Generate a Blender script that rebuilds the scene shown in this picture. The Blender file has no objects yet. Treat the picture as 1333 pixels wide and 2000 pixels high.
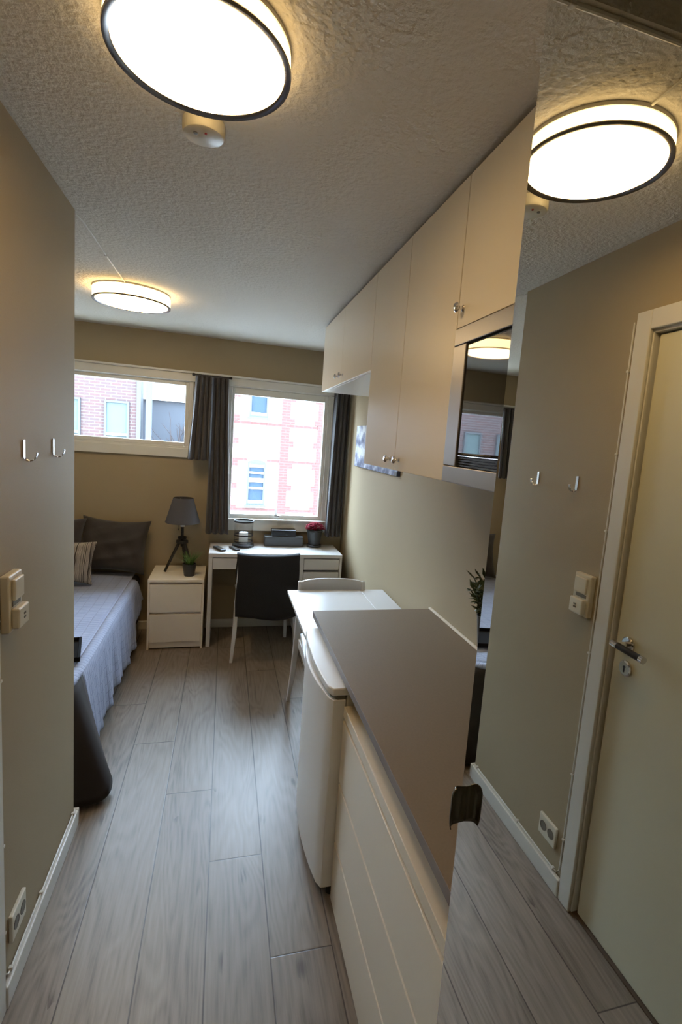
import bpy, bmesh, math, random
from mathutils import Vector, Matrix
R = math.radians
sc = bpy.context.scene
col = sc.collection
random.seed(7)

# ------------------------------------------------------------------ camera
H = 2.417                      # ceiling height
CAMZ = 1.6711
yaw, pitch, roll, FPX = 0.28071, -0.12641, 0.07654, 979.38
cy_, sy_, cp_, sp_ = math.cos(yaw), math.sin(yaw), math.cos(pitch), math.sin(pitch)
fwd = Vector((sy_*cp_, cy_*cp_, sp_)); rgt = Vector((cy_, -sy_, 0)); upv = rgt.cross(fwd)
r2 = math.cos(roll)*rgt + math.sin(roll)*upv
u2 = -math.sin(roll)*rgt + math.cos(roll)*upv
cam = bpy.data.cameras.new('camera'); camo = bpy.data.objects.new('camera', cam); col.objects.link(camo)
m = Matrix((r2, u2, -fwd)).transposed().to_4x4(); m.translation = Vector((0, 0, CAMZ)); camo.matrix_world = m
cam.sensor_fit = 'VERTICAL'; cam.sensor_height = 36; cam.lens = FPX*36/2000
cam.shift_x = -50.09/2000; cam.shift_y = -8.49/2000; cam.clip_start = 0.02; cam.clip_end = 200
sc.camera = camo

# ------------------------------------------------------------------ light
sc.view_settings.view_transform = 'Standard'; sc.view_settings.look = 'None'
sc.view_settings.gamma = 1; sc.view_settings.use_curve_mapping = False
sc.view_settings.exposure = 0.41
SKY = 31.0
LAMP1, LAMP2 = 12.5, 17.0
w = bpy.data.worlds.new('overcast_sky'); sc.world = w; w.use_nodes = True
wn = w.node_tree.nodes; bg = wn['Background']
tc = wn.new('ShaderNodeTexCoord'); sp = wn.new('ShaderNodeSeparateXYZ'); rp = wn.new('ShaderNodeValToRGB')
w.node_tree.links.new(tc.outputs['Generated'], sp.inputs[0]); w.node_tree.links.new(sp.outputs['Z'], rp.inputs[0])
rp.color_ramp.elements[0].position = 0.0; rp.color_ramp.elements[0].color = (0.45, 0.50, 0.55, 1)
rp.color_ramp.elements[1].position = 0.25; rp.color_ramp.elements[1].color = (0.60, 0.79, 1.0, 1)
w.node_tree.links.new(rp.outputs[0], bg.inputs[0]); bg.inputs[1].default_value = SKY

# ------------------------------------------------------------------ materials
def nt(name):
    mt = bpy.data.materials.new(name); mt.use_nodes = True
    n = mt.node_tree.nodes; return mt, n, mt.node_tree.links, n['Principled BSDF']
def mat(name, c, rough=0.5, metal=0.0, bump=None, var=0.0, vscale=8.0, coat=0.0, spec=0.5, sheen=0.0):
    mt, n, l, b = nt(name)
    b.inputs['Base Color'].default_value = (*c, 1); b.inputs['Roughness'].default_value = rough
    b.inputs['Metallic'].default_value = metal; b.inputs['Specular IOR Level'].default_value = spec
    if coat: b.inputs['Coat Weight'].default_value = coat
    if sheen: b.inputs['Sheen Weight'].default_value = sheen
    t = n.new('ShaderNodeTexCoord')
    if var:
        no = n.new('ShaderNodeTexNoise'); no.inputs['Scale'].default_value = vscale; no.inputs['Detail'].default_value = 4
        l.new(t.outputs['Object'], no.inputs['Vector'])
        mx = n.new('ShaderNodeMix'); mx.data_type = 'RGBA'
        mx.inputs[6].default_value = (*[x*(1-var) for x in c], 1); mx.inputs[7].default_value = (*[min(1, x*(1+var)) for x in c], 1)
        l.new(no.outputs['Fac'], mx.inputs[0]); l.new(mx.outputs[2], b.inputs['Base Color'])
    if bump:
        sc_, st, det = bump
        no = n.new('ShaderNodeTexNoise'); no.inputs['Scale'].default_value = sc_; no.inputs['Detail'].default_value = det
        l.new(t.outputs['Object'], no.inputs['Vector'])
        bp = n.new('ShaderNodeBump'); bp.inputs['Strength'].default_value = st; bp.inputs['Distance'].default_value = 0.01
        l.new(no.outputs['Fac'], bp.inputs['Height']); l.new(bp.outputs[0], b.inputs['Normal'])
    return mt
def emis(name, c, s):
    mt, n, l, b = nt(name); b.inputs['Base Color'].default_value = (0.8, 0.78, 0.7, 1)
    b.inputs['Emission Color'].default_value = (*c, 1); b.inputs['Emission Strength'].default_value = s
    b.inputs['Roughness'].default_value = 0.4
    return mt
def math_(n, l, op, a, b=None, c=None):
    x = n.new('ShaderNodeMath'); x.operation = op
    for i, v in enumerate((a, b, c)):
        if v is None: continue
        if isinstance(v, (int, float)): x.inputs[i].default_value = v
        else: l.new(v, x.inputs[i])
    return x.outputs[0]

def floor_mat():
    mt, n, l, b = nt('grey_oak_laminate')
    g = n.new('ShaderNodeNewGeometry'); s = n.new('ShaderNodeSeparateXYZ'); l.new(g.outputs['Position'], s.inputs[0])
    X, Y = s.outputs[0], s.outputs[1]
    W, L, SH = 0.2035, 2.05, 0.42
    u = math_(n, l, 'DIVIDE', math_(n, l, 'ADD', X, 0.0), W)
    i = math_(n, l, 'FLOOR', u); fu = math_(n, l, 'FRACT', u)
    v = math_(n, l, 'DIVIDE', math_(n, l, 'ADD', math_(n, l, 'MULTIPLY_ADD', i, SH, Y), -1.845), L)
    j = math_(n, l, 'FLOOR', v); fv = math_(n, l, 'FRACT', v)
    du = math_(n, l, 'MULTIPLY', math_(n, l, 'MINIMUM', fu, math_(n, l, 'SUBTRACT', 1.0, fu)), W)
    dv = math_(n, l, 'MULTIPLY', math_(n, l, 'MINIMUM', fv, math_(n, l, 'SUBTRACT', 1.0, fv)), L)
    d = math_(n, l, 'MINIMUM', du, dv)
    seam = n.new('ShaderNodeMapRange'); seam.inputs['From Min'].default_value = 0.0011; seam.inputs['From Max'].default_value = 0.0030
    l.new(d, seam.inputs[0])
    cid = n.new('ShaderNodeCombineXYZ'); l.new(i, cid.inputs[0]); l.new(j, cid.inputs[1])
    wn_ = n.new('ShaderNodeTexWhiteNoise'); l.new(cid.outputs[0], wn_.inputs['Vector'])
    off = n.new('ShaderNodeVectorMath'); off.operation = 'SCALE'; l.new(wn_.outputs['Color'], off.inputs[0]); off.inputs['Scale'].default_value = 37.0
    pos = n.new('ShaderNodeVectorMath'); pos.operation = 'ADD'; l.new(g.outputs['Position'], pos.inputs[0]); l.new(off.outputs[0], pos.inputs[1])
    def scaled(vec, sx, sy, sz):
        q = n.new('ShaderNodeVectorMath'); q.operation = 'MULTIPLY'; l.new(vec, q.inputs[0]); q.inputs[1].default_value = (sx, sy, sz); return q.outputs[0]
    fine = n.new('ShaderNodeTexNoise'); fine.inputs['Scale'].default_value = 1; fine.inputs['Detail'].default_value = 5; fine.inputs['Roughness'].default_value = 0.6
    l.new(scaled(pos.outputs[0], 110, 5, 1), fine.inputs['Vector'])
    # cathedral grain: distorted rings
    ring = n.new('ShaderNodeTexNoise'); ring.inputs['Scale'].default_value = 1; ring.inputs['Detail'].default_value = 1.5
    ring.inputs['Distortion'].default_value = 0.4
    l.new(scaled(pos.outputs[0], 7, 1.1, 1), ring.inputs['Vector'])
    rw = math_(n, l, 'SINE', math_(n, l, 'MULTIPLY', ring.outputs['Fac'], 90.0))
    big = n.new('ShaderNodeTexNoise'); big.inputs['Scale'].default_value = 1; big.inputs['Detail'].default_value = 2
    l.new(scaled(pos.outputs[0], 9, 1.6, 1), big.inputs['Vector'])
    vor = n.new('ShaderNodeTexVoronoi'); vor.inputs['Scale'].default_value = 1
    l.new(scaled(pos.outputs[0], 8.5, 3.6, 1), vor.inputs['Vector'])
    kn = n.new('ShaderNodeMapRange'); kn.inputs['From Min'].default_value = 0.03; kn.inputs['From Max'].default_value = 0.17
    kn.inputs['To Min'].default_value = 1; kn.inputs['To Max'].default_value = 0; l.new(vor.outputs['Distance'], kn.inputs[0])
    kmask = math_(n, l, 'MULTIPLY', kn.outputs[0], math_(n, l, 'GREATER_THAN', math_(n, l, 'FRACT', math_(n, l, 'MULTIPLY', big.outputs['Fac'], 13.0)), 0.55))
    f = math_(n, l, 'MULTIPLY_ADD', fine.outputs['Fac'], 0.75, -0.02)
    f = math_(n, l, 'MULTIPLY_ADD', rw, 0.085, f)
    f = math_(n, l, 'MULTIPLY_ADD', big.outputs['Fac'], 0.45, f)
    f = math_(n, l, 'MULTIPLY_ADD', wn_.outputs['Value'], 0.16, f)
    f = math_(n, l, 'MULTIPLY_ADD', kmask, -0.38, f)
    f = math_(n, l, 'ADD', f, -0.14)
    cr = n.new('ShaderNodeValToRGB'); e = cr.color_ramp.elements
    e[0].position = 0.12; e[0].color = (0.075, 0.055, 0.041, 1); e[1].position = 0.85; e[1].color = (0.275, 0.232, 0.190, 1)
    k = e.new(0.42); k.color = (0.185, 0.151, 0.120, 1)
    l.new(f, cr.inputs[0])
    mx = n.new('ShaderNodeMix'); mx.data_type = 'RGBA'; mx.inputs[6].default_value = (0.035, 0.026, 0.020, 1)
    l.new(seam.outputs[0], mx.inputs[0]); l.new(cr.outputs[0], mx.inputs[7]); l.new(mx.outputs[2], b.inputs['Base Color'])
    b.inputs['Roughness'].default_value = 0.42; b.inputs['Specular IOR Level'].default_value = 0.8
    bp = n.new('ShaderNodeBump'); bp.inputs['Strength'].default_value = 0.25; bp.inputs['Distance'].default_value = 0.002
    hh = math_(n, l, 'ADD', math_(n, l, 'MULTIPLY', fine.outputs['Fac'], 0.35), seam.outputs[0]); l.new(hh, bp.inputs['Height']); l.new(bp.outputs[0], b.inputs['Normal'])
    return mt

def brick_mat(name, c1, c2, mortar, scale=1.0):
    mt, n, l, b = nt(name)
    t = n.new('ShaderNodeTexCoord'); s = n.new('ShaderNodeSeparateXYZ'); l.new(t.outputs['Object'], s.inputs[0])
    c = n.new('ShaderNodeCombineXYZ'); l.new(s.outputs[0], c.inputs[0]); l.new(s.outputs[2], c.inputs[1])
    br = n.new('ShaderNodeTexBrick'); l.new(c.outputs[0], br.inputs['Vector'])
    br.inputs['Scale'].default_value = scale; br.inputs['Brick Width'].default_value = 0.24; br.inputs['Row Height'].default_value = 0.075
    br.inputs['Mortar Size'].default_value = 0.010; br.inputs['Color1'].default_value = (*c1, 1); br.inputs['Color2'].default_value = (*c2, 1)
    br.inputs['Mortar'].default_value = (*mortar, 1); l.new(br.outputs[0], b.inputs['Base Color']); b.inputs['Roughness'].default_value = 0.9
    return mt

def stripe_mat():
    mt, n, l, b = nt('striped_cotton')
    t = n.new('ShaderNodeTexCoord'); s = n.new('ShaderNodeSeparateXYZ'); l.new(t.outputs['Object'], s.inputs[0])
    c = n.new('ShaderNodeCombineXYZ'); l.new(math_(n, l, 'MULTIPLY', s.outputs[0], 105.0), c.inputs[0])
    no = n.new('ShaderNodeTexNoise'); no.noise_dimensions = '3D'; no.inputs['Scale'].default_value = 1; no.inputs['Detail'].default_value = 2
    l.new(c.outputs[0], no.inputs['Vector'])
    cr = n.new('ShaderNodeValToRGB'); cr.color_ramp.interpolation = 'CONSTANT'; e = cr.color_ramp.elements
    e[0].position = 0; e[0].color = (0.035, 0.03, 0.028, 1); e[1].position = 0.45; e[1].color = (0.42, 0.38, 0.32, 1)
    a = e.new(0.50); a.color = (0.17, 0.145, 0.12, 1); a = e.new(0.56); a.color = (0.50, 0.45, 0.38, 1); a = e.new(0.62); a.color = (0.20, 0.17, 0.14, 1)
    l.new(no.outputs['Fac'], cr.inputs[0]); l.new(cr.outputs[0], b.inputs['Base Color']); b.inputs['Roughness'].default_value = 0.9
    return mt

def quilt_mat(name, c):
    mt, n, l, b = nt(name)
    t = n.new('ShaderNodeTexCoord'); s = n.new('ShaderNodeSeparateXYZ'); l.new(t.outputs['UV'], s.inputs[0])
    def lines(sock, per, wid):
        fr = math_(n, l, 'FRACT', math_(n, l, 'DIVIDE', sock, per))
        d_ = math_(n, l, 'MINIMUM', fr, math_(n, l, 'SUBTRACT', 1.0, fr))
        mr = n.new('ShaderNodeMapRange'); mr.inputs['From Min'].default_value = 0; mr.inputs['From Max'].default_value = wid/per
        l.new(d_, mr.inputs[0]); return mr.outputs[0]
    a = lines(s.outputs[0], 0.028, 0.006); c2 = lines(s.outputs[1], 0.056, 0.005)
    h = math_(n, l, 'MULTIPLY', a, c2)
    no = n.new('ShaderNodeTexNoise'); no.inputs['Scale'].default_value = 30; no.inputs['Detail'].default_value = 4; l.new(t.outputs['UV'], no.inputs['Vector'])
    mx = n.new('ShaderNodeMix'); mx.data_type = 'RGBA'; mx.inputs[6].default_value = (*[x*0.8 for x in c], 1); mx.inputs[7].default_value = (*c, 1)
    l.new(math_(n, l, 'MULTIPLY_ADD', no.outputs['Fac'], 0.35, math_(n, l, 'MULTIPLY', h, 0.6)), mx.inputs[0]); l.new(mx.outputs[2], b.inputs['Base Color'])
    bp = n.new('ShaderNodeBump'); bp.inputs['Strength'].default_value = 0.45; bp.inputs['Distance'].default_value = 0.003
    l.new(math_(n, l, 'MULTIPLY_ADD', no.outputs['Fac'], 0.4, h), bp.inputs['Height']); l.new(bp.outputs[0], b.inputs['Normal'])
    b.inputs['Roughness'].default_value = 0.75; b.inputs['Sheen Weight'].default_value = 0.15
    return mt

def ceiling_mat():
    mt, n, l, b = nt('stippled_white_ceiling')
    b.inputs['Base Color'].default_value = (0.69, 0.655, 0.585, 1); b.inputs['Roughness'].default_value = 0.85; b.inputs['Specular IOR Level'].default_value = 0.2
    g = n.new('ShaderNodeNewGeometry')
    no = n.new('ShaderNodeTexNoise'); no.inputs['Scale'].default_value = 62; no.inputs['Detail'].default_value = 3; no.inputs['Roughness'].default_value = 0.55
    l.new(g.outputs['Position'], no.inputs['Vector'])
    bp = n.new('ShaderNodeBump'); bp.inputs['Strength'].default_value = 0.75; bp.inputs['Distance'].default_value = 0.008
    l.new(no.outputs['Fac'], bp.inputs['Height']); l.new(bp.outputs[0], b.inputs['Normal'])
    return mt

def glass_mat(name, tint=(1, 1, 1), refl=0.08):
    mt, n, l, b = nt(name); n.remove(b)
    tr = n.new('ShaderNodeBsdfTransparent'); tr.inputs[0].default_value = (*tint, 1)
    gl = n.new('ShaderNodeBsdfGlossy'); gl.inputs['Roughness'].default_value = 0.0
    lw = n.new('ShaderNodeLayerWeight'); lw.inputs['Blend'].default_value = 0.5
    fr = math_(n, l, 'MULTIPLY_ADD', math_(n, l, 'POWER', lw.outputs['Facing'], 5.0), 0.9, 0.04)
    ms = n.new('ShaderNodeMixShader'); l.new(fr, ms.inputs[0]); l.new(tr.outputs[0], ms.inputs[1]); l.new(gl.outputs[0], ms.inputs[2])
    l.new(ms.outputs[0], n['Material Output'].inputs[0]); return mt

def picture_mat():
    mt, n, l, b = nt('blue_grey_canvas_print')
    t = n.new('ShaderNodeTexCoord'); s = n.new('ShaderNodeSeparateXYZ'); l.new(t.outputs['Object'], s.inputs[0])
    c = n.new('ShaderNodeCombineXYZ'); l.new(math_(n, l, 'MULTIPLY', s.outputs[1], 7.0), c.inputs[0]); l.new(math_(n, l, 'MULTIPLY', s.outputs[2], 8.0), c.inputs[1])
    no = n.new('ShaderNodeTexNoise'); no.inputs['Scale'].default_value = 1.6; no.inputs['Detail'].default_value = 6; l.new(c.outputs[0], no.inputs['Vector'])
    low = n.new('ShaderNodeMapRange'); low.inputs['From Min'].default_value = 0.0; low.inputs['From Max'].default_value = 0.09
    low.inputs['To Min'].default_value = -0.16; low.inputs['To Max'].default_value = 0.0; l.new(s.outputs[2], low.inputs[0])
    cr = n.new('ShaderNodeValToRGB'); e = cr.color_ramp.elements
    e[0].position = 0.30; e[0].color = (0.07, 0.09, 0.17, 1); e[1].position = 0.58; e[1].color = (0.72, 0.78, 0.82, 1)
    k = e.new(0.42); k.color = (0.25, 0.28, 0.42, 1)
    l.new(math_(n, l, 'ADD', no.outputs['Fac'], low.outputs[0]), cr.inputs[0]); l.new(cr.outputs[0], b.inputs['Base Color']); b.inputs['Roughness'].default_value = 0.6
    return mt

M = dict(
    wall=mat('beige_wall_paint', (0.37, 0.302, 0.196), 0.62, bump=(220, 0.06, 2), var=0.03, vscale=3, spec=0.22),
    ceiling=ceiling_mat(), floor=floor_mat(),
    trim=mat('white_trim_paint', (0.66, 0.64, 0.58), 0.38),
    wframe=mat('white_window_paint', (0.70, 0.70, 0.66), 0.35),
    door=mat('off_white_door', (0.66, 0.63, 0.47), 0.40),
    cab=mat('white_cabinet_lacquer', (0.85, 0.785, 0.665), 0.33, spec=0.4),
    white=mat('white_laminate', (0.62, 0.615, 0.60), 0.32),
    fridge=mat('white_fridge_plastic', (0.84, 0.84, 0.83), 0.36, bump=(400, 0.04, 2)),
    cream=mat('cream_plastic', (0.66, 0.62, 0.50), 0.35),
    work=mat('taupe_worktop', (0.225, 0.170, 0.108), 0.6, spec=0.25, var=0.10, vscale=160, bump=(500, 0.04, 2)),
    workedge=mat('grey_worktop_edge', (0.26, 0.235, 0.225), 0.42),
    steel=mat('brushed_steel', (0.42, 0.40, 0.38), 0.36, 1.0),
    hooksteel=mat('satin_steel', (0.55, 0.54, 0.54), 0.28, 1.0),
    chrome=mat('chrome', (0.75, 0.75, 0.76), 0.08, 1.0),
    darkchrome=mat('dark_chrome', (0.16, 0.15, 0.14), 0.15, 1.0),
    ring=mat('dark_nickel_ring', (0.20, 0.19, 0.18), 0.25, 1.0),
    black=mat('black_plastic', (0.012, 0.012, 0.013), 0.32),
    blackmat=mat('black_painted_wood', (0.012, 0.011, 0.010), 0.5),
    bglass=mat('black_oven_glass', (0.006, 0.006, 0.007), 0.03, coat=1.0, spec=0.8),
    mirror=mat('mirror_silver', (0.86, 0.88, 0.86), 0.0, 1.0),
    brass=mat('brass_edge', (0.55, 0.47, 0.24), 0.3, 1.0),
    curtain=mat('charcoal_curtain', (0.040, 0.039, 0.042), 0.75, bump=(260, 0.15, 2), sheen=0.3),
    cover=mat('charcoal_chair_cover', (0.009, 0.009, 0.011), 0.9, bump=(300, 0.3, 2)),
    shade=mat('dark_grey_lamp_shade', (0.075, 0.075, 0.085), 0.8, bump=(500, 0.2, 2)),
    pillow=mat('dark_taupe_cotton', (0.035, 0.029, 0.027), 0.8, bump=(14, 0.5, 3), sheen=0.2),
    stripe=stripe_mat(), quilt=quilt_mat('blue_grey_quilt', (0.29, 0.34, 0.49)),
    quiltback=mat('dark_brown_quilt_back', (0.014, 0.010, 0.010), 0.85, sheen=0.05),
    bedbase=mat('black_bed_base', (0.012, 0.012, 0.014), 0.8),
    pot=mat('anthracite_pot', (0.025, 0.027, 0.028), 0.35),
    leaf=mat('green_leaf', (0.09, 0.20, 0.045), 0.5, var=0.3, vscale=30),
    darkleaf=mat('dark_green_leaf', (0.035, 0.06, 0.018), 0.5, var=0.3, vscale=30),
    red=mat('crimson_petals', (0.20, 0.003, 0.018), 0.8, spec=0.1, var=0.4, vscale=60),
    soil=mat('potting_soil', (0.02, 0.014, 0.01), 0.95, bump=(80, 0.8, 3)),
    boxgrey=mat('dark_grey_box', (0.07, 0.078, 0.088), 0.45),
    wax=mat('white_wax', (0.85, 0.84, 0.80), 0.5),
    glass=glass_mat('clear_glass'), lanternglass=glass_mat('lantern_glass', (0.975, 0.985, 0.99)),
    picture=picture_mat(), socketdark=mat('socket_hole_grey', (0.16, 0.15, 0.12), 0.5),
    disc1=emis('lamp_bottom_near', (1.0, 0.66, 0.30), LAMP1), side1=emis('lamp_side_near', (1.0, 0.68, 0.30), LAMP1*0.25),
    disc2=emis('lamp_bottom_far', (1.0, 0.66, 0.30), LAMP2), side2=emis('lamp_side_far', (1.0, 0.68, 0.30), LAMP2*0.40),
    brick=brick_mat('red_brown_brick', (0.038, 0.017, 0.016), (0.031, 0.018, 0.018), (0.055, 0.048, 0.050)),
    quoin=brick_mat('bright_red_brick', (0.050, 0.016, 0.0135), (0.046, 0.017, 0.0145), (0.06, 0.030, 0.027)),
    render=mat('white_render', (0.50, 0.50, 0.49), 0.9), greyrender=mat('pale_grey_render', (0.036, 0.042, 0.052), 0.9),
    extglass=mat('street_window_glass', (0.018, 0.030, 0.046), 0.4, spec=0.05), blind=mat('pale_window_blind', (0.045, 0.062, 0.064), 0.7, spec=0.1),
    extdark=mat('blue_grey_paint', (0.018, 0.024, 0.03), 0.6), asphalt=mat('bounce_asphalt', (0.22, 0.22, 0.23), 0.8),  # asphalt lightened so the unseen street bounces more light to the ceiling
    trayblack=mat('matt_black_tray', (0.010, 0.010, 0.011), 0.9, spec=0.08),
    twig=mat('bare_twigs', (0.014, 0.010, 0.011), 0.9),
)

# ------------------------------------------------------------------ geometry helpers
def NB(): return bmesh.new()
def box(bm, x0, x1, y0, y1, z0, z1):
    vs = [bm.verts.new(p) for p in ((x0,y0,z0),(x1,y0,z0),(x1,y1,z0),(x0,y1,z0),(x0,y0,z1),(x1,y0,z1),(x1,y1,z1),(x0,y1,z1))]
    for f in ((3,2,1,0),(4,5,6,7),(0,1,5,4),(1,2,6,5),(2,3,7,6),(3,0,4,7)): bm.faces.new([vs[i] for i in f])
    return vs
def lathe(bm, prof, c=(0,0,0), seg=32, axis='z', close=True):
    """prof: list of (r, h) from start to end; axis z or -x"""
    rings = []
    for r, h in prof:
        ring = []
        for k in range(seg):
            a = 2*math.pi*k/seg
            if axis == 'z': p = (c[0]+r*math.cos(a), c[1]+r*math.sin(a), c[2]+h)
            elif axis == 'x': p = (c[0]+h, c[1]+r*math.cos(a), c[2]+r*math.sin(a))
            else: p = (c[0]+r*math.cos(a), c[1]+h, c[2]+r*math.sin(a))
            ring.append(bm.verts.new(p))
        rings.append(ring)
    for a, b in zip(rings, rings[1:]):
        for k in range(seg): bm.faces.new((a[k], a[(k+1)%seg], b[(k+1)%seg], b[k]))
    if close:
        for rg in (rings[0], rings[-1]):
            if prof[rings.index(rg)][0] > 1e-5: bm.faces.new(rg)
def tube(bm, pts, r, seg=8, r1=None):
    pts = [Vector(p) for p in pts]; rings = []
    for i, p in enumerate(pts):
        d = (pts[min(i+1, len(pts)-1)]-pts[max(i-1, 0)]).normalized()
        up = Vector((0,0,1)) if abs(d.z) < 0.9 else Vector((1,0,0))
        a = d.cross(up).normalized(); b = d.cross(a)
        rr = r if r1 is None else r+(r1-r)*i/(len(pts)-1)
        rings.append([bm.verts.new(p+a*rr*math.cos(2*math.pi*k/seg)+b*rr*math.sin(2*math.pi*k/seg)) for k in range(seg)])
    for a, b in zip(rings, rings[1:]):
        for k in range(seg): bm.faces.new((a[k], a[(k+1)%seg], b[(k+1)%seg], b[k]))
    bm.faces.new(rings[0]); bm.faces.new(rings[-1])
def beam(bm, pts, w, d):
    """rectangular section swept along points; w,d lists or numbers (x width, y depth)"""
    rings = []
    for i, p in enumerate(pts):
        ww = w[i] if isinstance(w, (list, tuple)) else w; dd = d[i] if isinstance(d, (list, tuple)) else d
        rings.append([bm.verts.new((p[0]+sx*ww/2, p[1]+sy*dd/2, p[2])) for sx, sy in ((-1,-1),(1,-1),(1,1),(-1,1))])
    for a, b in zip(rings, rings[1:]):
        for k in range(4): bm.faces.new((a[k], a[(k+1)%4], b[(k+1)%4], b[k]))
    bm.faces.new(rings[0]); bm.faces.new(rings[-1])
def prism(bm, poly, z0, z1):
    lo = [bm.verts.new((x, y, z0)) for x, y in poly]; hi = [bm.verts.new((x, y, z1)) for x, y in poly]
    n = len(poly)
    for k in range(n): bm.faces.new((lo[k], lo[(k+1)%n], hi[(k+1)%n], hi[k]))
    bm.faces.new(lo); bm.faces.new(hi)
def grid(bm, nu, nv, fn, uv=True, thick=0):
    vs = [[bm.verts.new(fn(i/nu, j/nv)) for j in range(nv+1)] for i in range(nu+1)]
    for i in range(nu):
        for j in range(nv): bm.faces.new((vs[i][j], vs[i+1][j], vs[i+1][j+1], vs[i][j+1]))
    return vs
def obj(name, bm, mt, parent=None, bevel=0.0, smooth=False, solid=0.0, sub=0, loc=None, rot=None):
    bmesh.ops.recalc_face_normals(bm, faces=bm.faces)
    me = bpy.data.meshes.new(name); bm.to_mesh(me); bm.free()
    me.materials.append(mt)
    o = bpy.data.objects.new(name, me); col.objects.link(o)
    if smooth:
        for p in me.polygons: p.use_smooth = True
    if solid:
        s = o.modifiers.new('s', 'SOLIDIFY'); s.thickness = solid; s.offset = 0
    if bevel:
        b = o.modifiers.new('b', 'BEVEL'); b.width = bevel; b.segments = 2; b.limit_method = 'ANGLE'; b.angle_limit = R(40)
    if sub:
        s = o.modifiers.new('ss', 'SUBSURF'); s.levels = sub; s.render_levels = sub
    if parent: o.parent = parent
    if loc: o.location = loc
    if rot: o.rotation_euler = rot
    return o
def smooth_by_angle(o, ang=35):
    bm = bmesh.new(); bm.from_mesh(o.data)
    for f in bm.faces: f.smooth = True
    for e in bm.edges:
        e.smooth = not (len(e.link_faces) == 2 and e.calc_face_angle(0) > R(ang))
    bm.to_mesh(o.data); bm.free(); return o
def thing(name, label, cat, loc=(0,0,0), rotz=0, group=None):
    o = bpy.data.objects.new(name, None); col.objects.link(o); o.location = loc; o.rotation_euler = (0,0,rotz)
    o.empty_display_size = 0.05
    o['label'] = label; o['category'] = cat
    if group: o['group'] = group
    return o
def tag(o, label, cat, group=None):
    o['label'] = label; o['category'] = cat
    if group: o['group'] = group
    return o
def struct(o): o['kind'] = 'structure'; return o
def sempty(name, loc=(0,0,0)):
    o = bpy.data.objects.new(name, None); col.objects.link(o); o.location = loc; o['kind'] = 'structure'; return o
def bxo(name, mt, parent, b, bevel=0.0, **k):
    bm = NB(); box(bm, *b); return obj(name, bm, mt, parent, bevel, **k)
def cyl(name, mt, parent, prof, c, seg=32, axis='z', bevel=0):
    bm = NB(); lathe(bm, prof, c, seg, axis); o = obj(name, bm, mt, parent, bevel); return smooth_by_angle(o)

# ------------------------------------------------------------------ the room
XL, XR, YW, YP = -0.5505, 1.031, 4.35, 2.1355     # corridor wall, right wall, window wall, end of corridor wall
XA = -1.95                                        # far left wall of the sleeping alcove
YB = -0.75
XM, YM = 0.377, 0.648                             # mirror plane, mirror edge
struct(bxo('floor', M['floor'], None, (XA-.1, XR+.1, YB-.1, YW+.3, -.1, 0)))
bm = NB(); box(bm, XA-.1, XR+.1, 0.80, YW+.3, H, H+.35); struct(obj('ceiling', bm, M['ceiling']))
struct(bxo('ceiling_entry', M['ceiling'], None, (XA-.1, XR+.1, YB-.1, 0.80, H+.22, H+.35)))
# corridor wall with the doorway
DY0, DY1, DZ = 0.44, 1.385, 2.115
bm = NB()
box(bm, XL-.12, XL, DY1, YP, 0, H); box(bm, XL-.12, XL, YB, DY0, 0, H+.22); box(bm, XL-.12, XL, DY0, DY1, DZ, H)
box(bm, XL-.12, XL, YB, 0.8, H, H+.22)
struct(obj('wall_left', bm, M['wall']))
struct(bxo('wall_partition', M['wall'], None, (XA, XL-.12, YP-.12, YP, 0, H)))
struct(bxo('wall_alcove', M['wall'], None, (XA-.1, XA, YP-.12, YW, 0, H)))
struct(bxo('wall_right', M['wall'], None, (XR, XR+.1, YB, YW, 0, H+.22)))
struct(bxo('wall_light_block', M['wall'], None, (XL-.30, XL-.1205, YB, YP-.125, 0, H)))  # unseen block added behind the door to stop sky light leaking in
struct(bxo('wall_back', M['wall'], None, (XL-.12, XR, YB-.1, YB, 0, H+.22)))
# window wall with two openings
WL = (-1.72, -0.262, 1.475, 2.075); WR = (0.0, 0.872, 0.905, 2.075)
bm = NB()
x0, x1 = XA-.1, XR+.1
box(bm, x0, x1, YW, YW+.28, WL[3], H); box(bm, x0, WL[0], YW, YW+.28, 0, WL[3]); box(bm, WL[0], WL[1], YW, YW+.28, 0, WL[2])
box(bm, WL[1], WR[0], YW, YW+.28, 0, WL[3]); box(bm, WR[0], WR[1], YW, YW+.28, 0, WR[2]); box(bm, WR[1], x1, YW, YW+.28, 0, WL[3])
bmesh.ops.remove_doubles(bm, verts=bm.verts, dist=1e-5)
struct(obj('wall_window', bm, M['wall']))

def ring(bm, x0, x1, z0, z1, wl, wr, wb, wt, y0, y1):
    box(bm, x0, x0+wl, y0, y1, z0, z1); box(bm, x1-wr, x1, y0, y1, z0, z1)
    box(bm, x0+wl, x1-wr, y0, y1, z0, z0+wb); box(bm, x0+wl, x1-wr, y0, y1, z1-wt, z1)
def window(name, W, ledge):
    r = sempty(name, ((W[0]+W[1])/2, YW, W[2]))
    inv = Matrix.Translation(-r.location)
    def P(o): o.parent = r; o.matrix_parent_inverse = inv; return o
    bm = NB(); ring(bm, W[0]+.003, W[1]-.003, W[2]+.003, W[3]-.003, .032, .032, .06, .022, YW-.012, YW+.10)
    P(obj('window_frame', bm, M['wframe'], None, .003))
    bm = NB(); ring(bm, W[0]+.036, W[1]-.036, W[2]+.064, W[3]-.026, .022 if W is WL else .02, .028, .03, .026 if W is WL else .055, YW+.0, YW+.05)
    P(obj('window_sash', bm, M['wframe'], None, .003))
    P(bxo('glass', M['glass'], None, (W[0]+.05, W[1]-.05, YW+.028, YW+.034, W[2]+.08, W[3]-.04)))
    return r, P
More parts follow.
